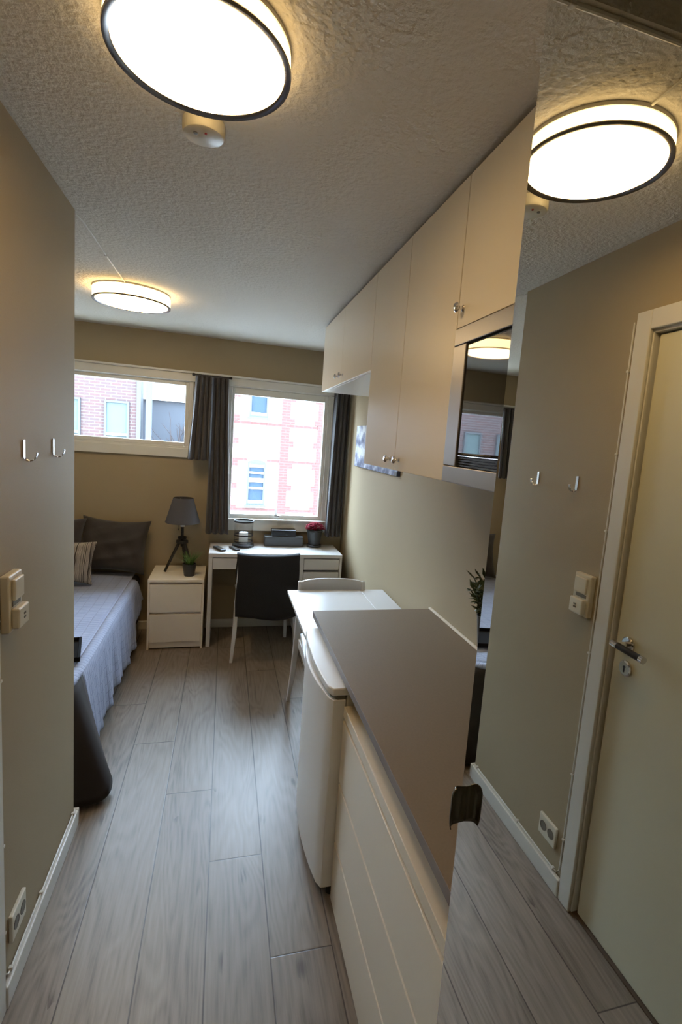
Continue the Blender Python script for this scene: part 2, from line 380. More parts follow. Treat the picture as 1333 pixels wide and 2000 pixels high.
w1, P1 = window('window_1', WL, 0)
P1(bxo('window_casing', M['wframe'], None, (WL[0]-.05, WL[1]+.02, YW-.022, YW-.0125, 1.448, 1.522), .003))
w2, P2 = window('window_2', WR, 0)
P2(bxo('window_casing', M['wframe'], None, (WR[0]-.05, WR[1]+.03, YW-.024, YW-.0125, 0.86, 0.948), .003))
P2(bxo('window_sill', M['wframe'], None, (WR[0]-.05, WR[1]+.03, YW-.045, YW-.0125, 0.949, 0.963), .004))
P2(bxo('window_casing', M['wframe'], None, (WR[1]-.004, WR[1]+.045, YW-.022, YW-.0125, 0.964, 2.05), .003))
bm = NB(); lathe(bm, [(.012, 0), (.012, .006), (.007, .01), (.007, .02)], (.44, YW-.013, 1.003), 16, 'y'); 
for v in bm.verts: v.co.y = 2*(YW-.013)-v.co.y
tube(bm, [(.44, YW-.03, 1.003), (.438, YW-.034, 1.03), (.436, YW-.034, 1.07)], .004, 8); tube(bm, [(.425, YW-.03, 1.0), (.47, YW-.03, .995)], .006, 8)
P2(smooth_by_angle(obj('window_catch', bm, M['chrome'])))
# header board running over both windows
t = sempty('trim_window_header', (0, YW, 2.05))
inv = Matrix.Translation(-t.location)
for nm, b in (('header_board', (XA+.002, XR-.002, YW-.030, YW-.0005, 2.056, 2.118)), ('header_lip', (XA+.002, XR-.002, YW-.048, YW-.0005, 2.1185, 2.134))):
    o = bxo(nm, M['wframe'], t, b, .003); o.matrix_parent_inverse = inv
# baseboards
def base(name, b): return struct(bxo(name, M['trim'], None, b, .004))
base('baseboard_left', (XL+.0003, XL+.018, 1.43, YP, .0003, .072))
base('baseboard_end', (XL-.118, XL+.018, YP+.0003, YP+.017, .0003, .072))
base('baseboard_window', (XA+.02, XR-.001, YW-.016, YW-.0003, .0003, .072))
base('baseboard_right', (XR-.016, XR-.0003, 2.28, YW-.017, .0003, .072))
base('baseboard_alcove', (XA+.0003, XA+.016, YP+.01, YW-.001, .0003, .072))

# door in the corridor wall (seen in the mirror)
d = sempty('door_1', (XL, (DY0+DY1)/2, 0)); inv = Matrix.Translation(-d.location)
def PD(o, par=None):
    o.parent = par or d; o.matrix_parent_inverse = inv; return o
CW = .062
bm = NB(); box(bm, XL+.0003, XL+.014, DY1-.018, DY1+CW-.018, 0.001, DZ+.05); PD(obj('door_casing', bm, M['trim'], None, .003))
bm = NB(); box(bm, XL+.0003, XL+.014, DY0-CW+.018, DY0+.018, 0.001, DZ+.05); PD(obj('door_casing', bm, M['trim'], None, .003))
bm = NB(); box(bm, XL+.0003, XL+.0145, DY0+.0185, DY1-.0185, DZ-.012, DZ+.05); PD(obj('door_casing', bm, M['trim'], None, .003))
bm = NB(); ring2 = [(DY0+.0005, DY0+.022, 0.001, DZ-.0005), (DY1-.022, DY1-.0005, 0.001, DZ-.0005), (DY0+.0225, DY1-.0225, DZ-.022, DZ-.0005)]
for a, b_, c_, e_ in ring2: box(bm, XL-.10, XL-.001, a, b_, c_, e_)
PD(obj('door_frame', bm, M['trim'], None, .002))
leaf = PD(bxo('door_leaf', M['door'], None, (XL-.058, XL-.016, DY0+.026, DY1-.032, .008, DZ-.028), .003))
PD(bxo('threshold', mat('oak_threshold', (.10, .07, .05), .5), None, (XL-.10, XL-.004, DY0+.023, DY1-.023, 0.0005, .006)))
hx = XL-.016; hy, hz = 1.296, 1.075
bm = NB(); lathe(bm, [(.024, 0), (.026, .002), (.026, .008), (.022, .011)], (hx, hy, hz), 28, 'x'); PD(smooth_by_angle(obj('handle_rose', bm, M['chrome'])))
bm = NB(); tube(bm, [(hx+.01, hy, hz), (hx+.035, hy, hz), (hx+.05, hy+.004, hz)], .010, 12); tube(bm, [(hx+.05, hy+.022, hz), (hx+.05, hy-.004, hz-.001)], .012, 14)
tube(bm, [(hx+.05, hy-.098, hz-.004), (hx+.05, hy-.112, hz-.0045)], .012, 14)
hn = PD(smooth_by_angle(obj('door_handle', bm, M['chrome'])))
bm = NB(); tube(bm, [(hx+.05, hy-.003, hz-.001), (hx+.05, hy-.099, hz-.004)], .0112, 14); PD(smooth_by_angle(obj('handle_grip', bm, M['black'])), None)
bm = NB(); lathe(bm, [(.024, 0), (.026, .002), (.026, .008), (.022, .011)], (hx, hy-.003, hz-.082), 28, 'x'); ke = PD(smooth_by_angle(obj('key_escutcheon', bm, M['chrome'])))
bm = NB(); lathe(bm, [(.0045, 0), (.0045, .0125)], (hx, hy-.003, hz-.077), 12, 'x'); box(bm, hx, hx+.0125, hy-.005, hy-.001, hz-.095, hz-.078); PD(obj('keyhole', bm, M['black']))

# ------------------------------------------------------------------ fixtures on the corridor wall
for k, (hy_, lb) in enumerate(((1.633, 'small chrome coat hook on the beige wall, the one nearer the light switch'), (1.885, 'small chrome coat hook on the beige wall, the one nearer the wall corner'))):
    if k == 0:
        bm = NB()
        beam(bm, [(0, 0, .030), (0, 0, -.022)], .001, .001); bm.clear()
        box(bm, .0003, .004, -.0065, .0065, -.02, .031)
        prof = [(.003, -.02), (.008, -.027), (.018, -.030), (.028, -.026), (.034, -.016), (.037, -.004)]
        for (xa, za), (xb, zb) in zip(prof, prof[1:]):
            vs = [bm.verts.new(p) for p in ((xa, -.006, za), (xa, .006, za), (xb, .006, zb), (xb, -.006, zb), (xa+.001, -.006, za+.004), (xa+.001, .006, za+.004), (xb-.003, .006, zb+.003), (xb-.003, -.006, zb+.003))]
            for f in ((0,1,2,3),(4,7,6,5),(0,4,5,1),(1,5,6,2),(2,6,7,3),(3,7,4,0)): bm.faces.new([vs[i] for i in f])
        hk = obj('coat_hook', bm, M['hooksteel'], None, .0012); hook0 = hk
    else:
        hk = hook0.copy(); col.objects.link(hk)
    hk.location = (XL, hy_, 1.578); tag(hk, lb, 'coat hook', 'chrome coat hooks on the corridor wall')

s = thing('light_switch', 'cream double wall switch plate with rocker and lower socket module beside the door frame', 'light switch', (XL, 1.508, 1.18))
bxo('back_box', M['cream'], s, (.0003, .022, -.044, .044, -.078, .078), .004)
bxo('rocker', M['cream'], s, (.0225, .032, -.030, .032, .008, .066), .003)
bxo('indicator_strip', M['socketdark'], s, (.0225, .0245, -.028, .026, -.008, .004), .0005)
so = bxo('socket_module', M['cream'], s, (.0225, .042, -.034, .034, -.068, -.012), .004)
for zz in (-.034, -.045): bxo('slot', M['socketdark'], so, (.0421, .0428, -.004, .010, zz-.003, zz+.003))
s = thing('wall_socket', 'low cream double power socket above the baseboard beside the door frame', 'power socket', (XL, 1.535, .2))
bxo('socket_plate', M['cream'], s, (.0003, .012, -.052, .052, -.043, .043), .003)
for yy in (-.024, .024):
    bm = NB(); lathe(bm, [(.019, .0121), (.019, .0135), (.016, .0135), (.0155, .0126), (0.0001, .0126)], (0, yy, .0), 24, 'x', close=False)
    smooth_by_angle(obj('socket_outlet', bm, M['socketdark'], s))

c = thing('white_cable', 'thin white cable clipped along the top of the left baseboard and up the door frame', 'cable', (XL, 1.46, .08))
bm = NB()
pts = [(.007, YP-1.46-.01, .0), (.006, .4, .0), (.007, .2, .001), (.006, .04, -.002), (.006, .0, .002), (.004, -.012, .02), (.004, -.013, .4), (.004, -.0135, 1.2), (.004, -.013, 2.06)]
tube(bm, pts, .003, 8); smooth_by_angle(obj('cable_run', bm, M['trim'], c))
for p in ((.006, .64, 0), (.006, .27, 0), (.006, .02, 0)): bxo('cable_clip', M['trim'], c, (p[0]-.005, p[0]+.007, p[1]-.006, p[1]+.006, -.005, .007), .002)
for z in (.15, .42, .9, 1.35, 1.62, 1.9): bxo('cable_clip', M['trim'], c, (.0005, .009, -.019, -.007, z-.004, z+.004), .002)

# ------------------------------------------------------------------ ceiling lamps
def ceiling_lamp(loc, rad, th, disc, side, label):
    r = thing('ceiling_lamp', label, 'ceiling lamp', loc, 0, 'round ceiling lamps')
    cyl('base_plate', M['trim'], r, [(rad*.9, -.0005), (rad*.985, -.0005), (rad*.985, -.009), (rad*.9, -.009)], (0,0,0), 64)
    bm = NB(); lathe(bm, [(rad*.96, -.0095), (rad*.985, -.014), (rad*.985, -th+.009)], (0,0,0), 64, close=False); smooth_by_angle(obj('diffuser_side', bm, side, r))
    bm = NB(); lathe(bm, [(rad*.99, -th+.009), (rad, -th+.006), (rad*.995, -th), (rad*.95, -th+.001), (rad*.92, -th+.0045), (rad*.93, -th+.009)], (0,0,0), 64, close=False); smooth_by_angle(obj('metal_ring', bm, M['ring'], r))
    bm = NB(); lathe(bm, [(rad*.925, -th+.006), (rad*.88, -th+.001), (rad*.6, -th-.002), (rad*.3, -th-.003), (.0001, -th-.0032)], (0,0,0), 64, close=False); smooth_by_angle(obj('diffuser_disc', bm, disc, r))
    return r
ceiling_lamp((-.074, 1.125, H), .172, .048, M['disc1'], M['side1'], 'large glowing round ceiling lamp with dark metal ring beside the smoke detector')
ceiling_lamp((-.538, 3.21, H), .203, .070, M['disc2'], M['side2'], 'glowing round ceiling lamp farther in, above the bed side of the room')
s = thing('smoke_detector', 'round white smoke detector on the ceiling behind the nearest lamp', 'smoke detector', (-.081, 1.402, H))
cyl('detector_body', M['cream'], s, [(.045, -.0005), (.050, -.004), (.050, -.026), (.047, -.034), (.042, -.0365), (.0001, -.038)], (0,0,0), 40)
cyl('detector_led', mat('red_led', (.3, .02, .02), .3), s, [(.003, -.037), (.003, -.040)], (.006, -.022, 0), 12)
cyl('test_button', M['socketdark'], s, [(.005, -.037), (.005, -.0395)], (-.018, -.016, 0), 16)
def cablething(label, pts, r=.003, clips=()):
    o = thing('ceiling_cable', label, 'cable', pts[0]); p0 = Vector(pts[0])
    bm = NB(); tube(bm, [Vector(p)-p0 for p in pts], r, 8); smooth_by_angle(obj('cable_run', bm, M['trim'], o))
    for q in clips:
        q = Vector(q)-p0; bxo('cable_clip', M['trim'], o, (q.x-.006, q.x+.006, q.y-.006, q.y+.006, q.z-.005, q.z+.0035), .002)
cablething('thin white cable from the farther ceiling lamp to the corridor wall corner', [(-.541, 3.02, H-.004), (-.545, 2.6, H-.004), (-.546, 2.22, H-.004), (-.556, 2.165, H-.004), (-.60, 2.142, H-.004)], .003, [(-.545, 2.6, H-.004)])
cablething('white cable clipped across the ceiling above the entrance, seen in the mirror', [(XR-.7+.05, .812, H-.006), (.22, .812, H-.005), (.14, .812, H-.004), (.0, .812, H-.005), (-.3, .812, H-.005), (XL+.005, .812, H-.005)], .0045, [(.235, .812, H-.006), (.14, .812, H-.006), (.0, .812, H-.006)])
cablething('short white cable from the nearest ceiling lamp back to the entrance ceiling edge', [(-.070, .952, H-.005), (-.066, .88, H-.004), (-.064, .816, H-.005)], .003)

# ------------------------------------------------------------------ wall cabinets on the right
XC = 0.599
def knob(parent, y, z):
    return cyl('knob', M['chrome'], parent, [(.0085, -.0001), (.0085, -.003), (.0045, -.006), (.0045, -.013), (.010, -.016), (.0135, -.0195), (.0135, -.0225), (.010, -.0265), (.0001, -.0285)], (XC-parent.location.x if False else 0, y, z), 24, 'x')
def cabinet(label, y0, y1, z0, z1, doors, knobs):
    r = thing('wall_cabinet', label, 'cabinet', (XC, y0, z0), 0, 'white wall cabinets along the right wall')
    bxo('carcass', M['cab'], r, (.019, XR-XC-.001, .001, y1-y0-.001, 0, z1-z0), .001)
    for (a, b_), (ky, kz) in zip(doors, knobs):
        dd = bxo('cabinet_door', M['cab'], r, (0, .018, a-y0+.0013, b_-y0-.0013, .001, z1-z0-.001), .0015)
        knob(dd, ky-y0, kz-z0)
    return r
cabinet('short white wall cabinet with two doors nearest the window', 2.181, 3.369, 1.99, 2.402, [(2.181, 2.79), (2.79, 3.369)], [(2.745, 2.033), (2.855, 2.036)])
cabinet('tall white wall cabinet with two doors and a pair of knobs, over the fridge', 1.3205, 2.180, 1.582, 2.402, [(1.3205, 1.757), (1.757, 2.180)], [(1.705, 1.622), (1.803, 1.622)])
cabinet('small white wall cabinet with one door directly above the microwave', .705, 1.319, 2.001, 2.402, [(.705, 1.319)], [(1.288, 2.050)])

mw = thing('microwave', 'built-in stainless steel microwave with black glass door under the wall cabinet', 'microwave', (XC, .705, 1.582))
YY = 1.319-.705; ZZ = 2.0-1.582
bm = NB(); box(bm, .03, .40, .01, YY-.01, .005, ZZ-.004); obj('housing', bm, M['steel'], mw, .002)
bxo('trim_top', M['steel'], mw, (-.004, .029, .001, YY-.001, ZZ-.046, ZZ-.001), .002)
bxo('trim_bottom', M['steel'], mw, (-.004, .029, .001, YY-.001, .001, .046), .002)
bxo('trim_side', M['steel'], mw, (-.004, .029, YY-.076, YY-.001, .0475, ZZ-.0475), .002)
bxo('trim_side', M['steel'], mw, (-.004, .029, .001, .03, .0475, ZZ-.0475), .002)
bxo('door_glass', M['bglass'], mw, (.0, .028, .15, YY-.078, .078, ZZ-.048), .006)
bxo('control_panel', M['bglass'], mw, (.0, .028, .032, .148, .078, ZZ-.048), .003)
bxo('door_edge', M['chrome'], mw, (-.001, .02, .034, YY-.085, .0745, .0772), .0005)
bm = NB()
for k in range(4): box(bm, .004, .028, .032, YY-.079, .049+k*.0065, .0525+k*.0065)
box(bm, .02, .0285, .032, YY-.079, .048, .074)
obj('vent_grille', bm, M['black'], mw)

# picture on the right wall
p = thing('canvas_picture', 'wide blue and grey canvas picture on the right wall, mostly behind the cabinets', 'picture', (XR, 2.89, 1.487))
bxo('canvas', M['picture'], p, (-.020, -.0005, 0, 1.07, 0, .32), .002)
bxo('corner_block', M['black'], p, (-.024, -.0205, .0, .05, 0.0, .03), .001)

# ------------------------------------------------------------------ wardrobe with mirror doors
wd = thing('wardrobe', 'tall wardrobe with mirrored doors at the right edge beside the worktop', 'wardrobe', (XM, YM, 0))
bxo('carcass', M['cab'], wd, (.026, XR-XM-.001, -1.25, -.002, .0005, 2.40), .001)
for y0, y1 in ((-.60, 0), (-1.203, -.604)):
    dr = bxo('wardrobe_door', M['brass'], wd, (.004, .024, y0+.002, y1, .02, 2.395), .0006)
    bxo('mirror_panel', M['mirror'], dr, (0, .0035, y0+.003, y1-.001, .021, 2.394))
bm = NB(); poly = []
arc = [(.0, -.004), (-.010, -.0015), (-.018, .0), (-.0235, -.002), (-.0255, -.008)]
hz0 = 1.104
N = 10; vs = []
for i in range(N+1):
    z = i/N; zz = hz0+.058*z
    rr = 1-.22*max(0, (z-.72)/.28)**2-.10*max(0, (.22-z)/.22)**2
    vs.append([bm.verts.new((a*rr, b_-.012, zz-.010*(1-z)*(a/-.03)*(1 if z < .3 else 0))) for a, b_ in arc])
for i in range(N):
    for j in range(len(arc)-1): bm.faces.new((vs[i][j], vs[i+1][j], vs[i+1][j+1], vs[i][j+1]))
obj('finger_pull', bm, M['darkchrome'], wd, 0, True, .0018)

# ------------------------------------------------------------------ worktop, drawers, fridge
XF, ZT = .428, .868
wt = thing('worktop', 'long taupe brown worktop running over the fridge and drawer chest', 'worktop', (XF, .655, ZT))
WY = 2.266-.655
bxo('worktop_slab', M['work'], wt, (.0015, XR-XF-.0005, 0, WY, -.028, 0), .0015)
bxo('front_edge', M['workedge'], wt, (0, .0013, 0, WY, -.028, -.0003))
bxo('end_panel', M['workedge'], wt, (.03, XR-XF-.002, WY-.018, WY-.001, -ZT+.0005, -.0285))
bxo('wall_strip', M['cab'], wt, (XR-XF-.012, XR-XF-.0007, 0, WY, .0003, .010), .002)

ch = thing('drawer_chest', 'white chest of three wide drawers standing under the worktop', 'drawer chest', (.434, .657, 0))
CY = 1.598-.657
bxo('carcass', M['cab'], ch, (.06, .56, .001, CY-.001, .0005, .716), .001)
bxo('chest_top', M['cab'], ch, (.0, .562, 0, CY, .7165, .755), .002)
for a, b_ in ((.472, .703), (.242, .462), (.006, .232)):
    bxo('drawer', M['cab'], ch, (0, .018, .002, CY-.002, a, b_), .002)
bxo('support_rail', M['workedge'], wt, (.16, .18, .02, 1.59-.655, .7555-ZT, -.0285))

fr = thing('fridge', 'small white under-counter fridge with bowed door', 'fridge', (.44, 1.601, 0))
FW = 2.170-1.601
bxo('fridge_body', M['fridge'], fr, (.003, .55, .004, FW-.004, .035, .800), .006)
def bow(y, dep, bul, n=16): pass
def bowpoly(x_edge, bulge, back, y0, y1, rc=.015, n=20):
    pts = [(back, y0)]
    for k in range(n+1):
        t = k/n; y = y0+(y1-y0)*t
        e = min(t, 1-t)*(y1-y0)
        soft = 0 if e > rc else (rc-math.sqrt(max(0, rc*rc-(rc-e)**2)))
        pts.append((x_edge-bulge*(1-(2*t-1)**2)+soft, y))
    pts.append((back, y1)); return pts
bm = NB(); prism(bm, bowpoly(-.052, .030, 0, 0, FW, .008), .045, .776); dr = smooth_by_angle(obj('fridge_door', bm, M['fridge'], fr, .002), 30)
bm = NB(); prism(bm, bowpoly(-.044, .018, -.002, .004, FW-.004), .7765, .792); obj('grip_recess', bm, M['socketdark'], fr)
bm = NB(); prism(bm, bowpoly(-.058, .018, .03, -.001, FW+.001, .010), .7925, .820); smooth_by_angle(obj('fridge_top', bm, M['fridge'], fr, .004), 30)
bm = NB(); lip = []
for k in range(21):
    t = .14+.68*k/20; lip.append((-(.052+.030*(1-(2*t-1)**2))-.005*math.sin(math.pi*k/20)**.5, FW*t))
prism(bm, lip+[(x+.012, y) for x, y in reversed(lip)], .762, .7755); obj('handle_lip', bm, M['fridge'], fr, .002)
for y in (.03, FW-.03):
    for x in (.0, .50): cyl('foot', M['black'], fr, [(.018, .0005), (.018, .034)], (x, y, 0), 16)

v = thing('vase', 'tall slim dark vase with leafy green stems on the worktop beside the mirror', 'vase', (.915, 1.50, ZT))
cyl('vase_body', M['pot'], v, [(.024, .0005), (.026, .004), (.036, .12), (.050, .24), (.046, .24), (.030, .11), (.0001, .10)], (0,0,0), 28)
bm = NB(); rnd = random.Random(3)
def leaf_(bm, p, d, L, W_, up=Vector((0,0,1))):
    d = d.normalized(); s_ = d.cross(up); s_ = (s_.normalized() if s_.length > .01 else Vector((1,0,0)))*W_
    n_ = s_.cross(d).normalized()*W_*.35
    a = bm.verts.new(p); b_ = bm.verts.new(p+d*L*.45+s_); c_ = bm.verts.new(p+d*L*.45-s_); e_ = bm.verts.new(p+d*L-n_); m_ = bm.verts.new(p+d*L*.5+n_)
    bm.faces.new((a, b_, m_)); bm.faces.new((a, m_, c_)); bm.faces.new((b_, e_, m_)); bm.faces.new((m_, e_, c_))
for k in range(28):
    a = rnd.uniform(0, 6.28); tip = Vector((math.cos(a)*.075, math.sin(a)*.075, rnd.uniform(.30, .38)))
    st = Vector((math.cos(a)*.01, math.sin(a)*.01, .2)); tube(bm, [st, (st+tip)/2+Vector((0,0,.02)), tip], .0016, 5)
    for q in range(9):
        t = rnd.uniform(.3, 1); p_ = st.lerp(tip, t); d_ = Vector((rnd.uniform(-1,1), rnd.uniform(-1,1), rnd.uniform(-.2,.9)))
        leaf_(bm, p_, d_, rnd.uniform(.028,.046), .009)
obj('foliage', bm, M['darkleaf'], v)

# ------------------------------------------------------------------ dining table and chairs
ZD = .743
tb = thing('folding_table', 'white wall-mounted folding table between the worktop and the desk', 'table', (.40, 2.27, ZD))
bxo('fixed_strip', M['white'], tb, (.459, XR-.40-.017, .001, .729, -.020, 0), .002)
bxo('table_leaf', M['white'], tb, (0, .4575, 0, .73, -.020, 0), .002)
bxo('wall_bracket', M['white'], tb, (XR-.40-.018, XR-.4-.001, .02, .71, -.34, -.0205), .002)
bm = NB(); vs = [bm.verts.new(q) for q in ((.61, .35, -.022), (.22, .35, -.022), (.22, .35, -.05), (.58, .35, -.33), (.61, .35, -.33))]; bm.faces.new(vs)
obj('folding_support', bm, M['white'], tb, 0, False, .02)

def make_chair(label):
    """origin on the floor under the middle of the back, sitter faces +y"""
    r = thing('dining_chair', label, 'chair', (0,0,0), 0, 'white dining chairs')
    for s_ in (-1, 1):
        bm = NB()
        P_ = [(s_*.238, -.0, .0005), (s_*.222, .030, .22), (s_*.212, .045, .44), (s_*.208, .030, .60), (s_*.205, .0, .79)]
        beam(bm, P_, [.022, .028, .034, .028, .022], [.026, .034, .040, .030, .022]); obj('leg', bm, M['white'], r, .004)
        bm = NB(); beam(bm, [(s_*.205, .450, .0005), (s_*.195, .430, .44)], [.024, .034], [.024, .034]); obj('leg', bm, M['white'], r, .004)
    bm = NB(); box(bm, -.19, .19, .415, .437, .385, .4395); box(bm, -.19, .19, .04, .06, .385, .4395)
    box(bm, -.205, -.187, .062, .413, .385, .4395); box(bm, .187, .205, .062, .413, .385, .4395); obj('seat_frame', bm, M['white'], r, .002)
    bm = NB(); prism(bm, [(-.192, .03), (.192, .03), (.222, .46), (-.222, .46)], .440, .462); obj('seat', bm, M['white'], r, .008)
    def rail(z0, z1, crown):
        bm = NB(); n = 16; lo = []; 
        for k in range(n+1):
            t = k/n*2-1; x = t*.203; y = -.022*(1-t*t)-.002+(.0 if z0 > .7 else .012)
            cz = crown*(1-t**4)
            lo.append([bm.verts.new(q) for q in ((x, y-.009, z0), (x, y+.009, z0), (x, y+.009, z1+cz), (x, y-.009, z1+cz))])
        for a, b_ in zip(lo, lo[1:]):
            for k in range(4): bm.faces.new((a[k], a[(k+1)%4], b_[(k+1)%4], b_[k]))
        bm.faces.new(lo[0]); bm.faces.new(lo[-1]); return bm
    obj('top_rail', rail(.715, .785, .016), M['white'], r, .003); obj('back_slat', rail(.58, .625, 0), M['white'], r, .003)
    return r
def copy_tree(o, par=None):
    c_ = o.copy(); col.objects.link(c_); c_.parent = par
    for k in list(o.children): copy_tree(k, c_)
    return c_
ch1 = make_chair('white dining chair with dark cover over its back, pulled up to the desk')
ch2 = copy_tree(ch1)
ch1.location = (.335, 3.625, 0)
ch2.location = (.685, 3.035, 0); ch2.rotation_euler = (0, 0, math.pi); ch2['label'] = 'uncovered white dining chair tucked under the far side of the folding table'
# cloth cover hung over the first chair's back
def cov(u, v_):
    # v 0 = front hem, goes up, over, down the back
    x = (u*2-1)*(.224-.004*math.cos(v_*9)); s_ = u*2-1
    zt = .812-.012*(1-s_*s_)
    hemb = .345+.012*math.sin(u*7)+.018*(abs(s_)**3); 
    if v_ < .42:
        t = v_/.42; z = .47+(zt-.47)*t; y = .040-.022*(1-s_*s_)+.004*math.sin(u*14)*(1-t)+(.022*(1-t) if t < .6 else 0)
    elif v_ < .58:
        a = (v_-.42)/.16*math.pi; z = zt+.014*math.sin(a); y = .005-.022*(1-s_*s_)+.033*math.cos(a)
    else:
        t = (v_-.58)/.42; z = zt+(hemb-zt)*t; y = -.030-.020*(1-s_*s_)-.006*t+.006*math.sin(u*11+1)*t
    return (x+.004*math.sin(v_*20), y, z)
bm = NB(); vs = grid(bm, 30, 44, cov)
cv = obj('chair_cover', bm, M['cover'], None, 0, True, .006); cv.location = ch1.location
tag(cv, 'dark charcoal cloth cover hung over the back of the desk chair', 'chair cover')

# ------------------------------------------------------------------ desk
dk = thing('desk', 'white desk with drawers standing under the right window', 'desk', (-.093, 3.926, 0))
DD = YW-3.926-.018; DW = 1.05
bxo('desktop', M['white'], dk, (0, DW, 0, DD, .720, .75), .002)
bxo('side_panel', M['white'], dk, (0.0, .030, .001, DD, .0005, .7195), .002)
bxo('side_panel', M['white'], dk, (DW-.022, DW, .001, DD, .0005, .7195), .002)
bxo('divider', M['white'], dk, (.700, .735, .001, DD, .05, .7195), .002)
bxo('drawer', M['white'], dk, (.032, .698, .004, .38, .625, .712), .002)
for a, b_ in ((.622, .712), (.34, .604), (.06, .334)): bxo('drawer', M['white'], dk, (.737, DW-.024, .004, .38, a, b_), .002)
bxo('drawer_gap_shade', M['black'], dk, (.737, DW-.024, .02, .37, .605, .621))  # black block standing in for the shade between the drawers
bxo('cabinet_floor', M['white'], dk, (.735, DW-.022, .003, DD, .04, .0595))

# items on the desk
ln = thing('candle_lantern', 'round glass candle lantern with black bands on the desk', 'lantern', (.170, 4.205, .75))
cyl('lantern_base', M['black'], ln, [(.086, .0005), (.088, .004), (.088, .020), (.076, .024), (.0001, .024)], (0,0,0), 40)
bm = NB(); lathe(bm, [(.076, .0245), (.076, .225), (.073, .225), (.073, .0245)], (0,0,0), 40, close=False); smooth_by_angle(obj('glass_cylinder', bm, M['lanternglass'], ln))
for z0, z1, rr in ((.205, .218, .080), (.093, .104, .079), (.040, .050, .079)):
    bm = NB(); lathe(bm, [(.0765, z0), (rr, z0), (rr, z1), (.0765, z1), (.0765, z0)], (0,0,0), 40, close=False); smooth_by_angle(obj('metal_band', bm, M['black'], ln))
cd = thing('pillar_candle', 'short white pillar candle inside the glass lantern', 'candle', (.170, 4.205, .7745))
cyl('wax_body', M['wax'], cd, [(.034, 0), (.036, .003), (.036, .092), (.033, .096), (.0001, .094)], (0,0,0), 32)
cyl('wick', M['black'], cd, [(.001, .094), (.001, .104)], (0,0,0), 8)
b1 = tag(bxo('media_box', M['boxgrey'], None, (0, .325, 0, .115, .0005, .085), .004), 'wide dark grey box on the desk, the lower of two stacked boxes', 'box', 'stacked boxes on the desk')
b1.location = (.345, 4.212, .75)
b2 = tag(bxo('media_box', M['black'], None, (0, .205, 0, .095, .0005, .055), .004), 'smaller black box stacked on top of the wide grey box', 'box', 'stacked boxes on the desk')
b2.location = (.402, 4.222, .8355)
def grass(bm, n, r0, L, spread, rnd):
    for k in range(n):
        a = rnd.uniform(0, 6.28); o_ = Vector((math.cos(a)*r0*rnd.random(), math.sin(a)*r0*rnd.random(), 0))
        d_ = Vector((math.cos(a), math.sin(a), 0)); ln_ = L*rnd.uniform(.6, 1); sp_ = spread*rnd.uniform(.3, 1)
        prev = None; w_ = .0035
        for q in range(6):
            t = q/5; p_ = o_+d_*sp_*t**1.6+Vector((0,0,ln_*(t-.22*t*t*(sp_/spread))))
            s_ = Vector((-d_.y, d_.x, 0))*w_*(1-t*.9)
            cur = (bm.verts.new(p_-s_), bm.verts.new(p_+s_))
            if prev: bm.faces.new((prev[0], prev[1], cur[1], cur[0]))
            prev = cur
fp = thing('flower_pot', 'glossy black flower pot with crimson flowers on the right of the desk', 'potted flower', (.770, 4.235, .75))
cyl('saucer', M['pot'], fp, [(.055, .0005), (.062, .004), (.064, .022), (.060, .024), (.0001, .010)], (0,0,0), 36)
cyl('pot', M['pot'], fp, [(.046, .0245), (.050, .028), (.068, .145), (.068, .152), (.063, .152), (.060, .14), (.0001, .138)], (0,0,0), 36)
bm = NB(); rnd = random.Random(11)
for k in range(260):
    a = rnd.uniform(0, 6.28); ph = rnd.uniform(0, 1)**.7*1.45; rr = rnd.uniform(.8, 1.0)
    p_ = Vector((math.cos(a)*math.sin(ph)*.088*rr, math.sin(a)*math.sin(ph)*.080*rr, .150+math.cos(ph)*.062*rr))
    for q in range(5):
        d_ = Vector((math.cos(q*1.256+a), math.sin(q*1.256+a), rnd.uniform(-.1,.7))); leaf_(bm, p_, d_, .013, .005)
o = obj('blossoms', bm, M['red'], fp); o['kind'] = 'stuff'
bm = NB(); rnd = random.Random(5)
for k in range(60):
    a = rnd.uniform(0, 6.28); p_ = Vector((math.cos(a)*.03, math.sin(a)*.03, .14)); leaf_(bm, p_, Vector((math.cos(a), math.sin(a), rnd.uniform(0,.8))), .05, .012)
obj('foliage', bm, M['darkleaf'], fp)
def remote(label, loc, rot):
    r = thing('remote_control', label, 'remote control', loc, rot, 'remote controls on the desk')
    bxo('remote_body', M['black'], r, (-.024, .024, -.075, .075, .0005, .018), .006)
    bm = NB()
    for i in range(3):
        for j in range(5): box(bm, -.016+i*.012, -.009+i*.012, -.06+j*.017, -.050+j*.017, .018, .0195)
    obj('buttons', bm, M['socketdark'], r)
    bxo('display', M['boxgrey'], r, (-.016, .016, .030, .062, .0181, .019), .001)
    return r
remote('larger black remote control with display at the left of the desk', (-.018, 4.060, .75), R(24))
remote('smaller black remote control lying between the other remote and the lantern', (.098, 4.085, .75), R(24)).scale = (.85, .85, .85)

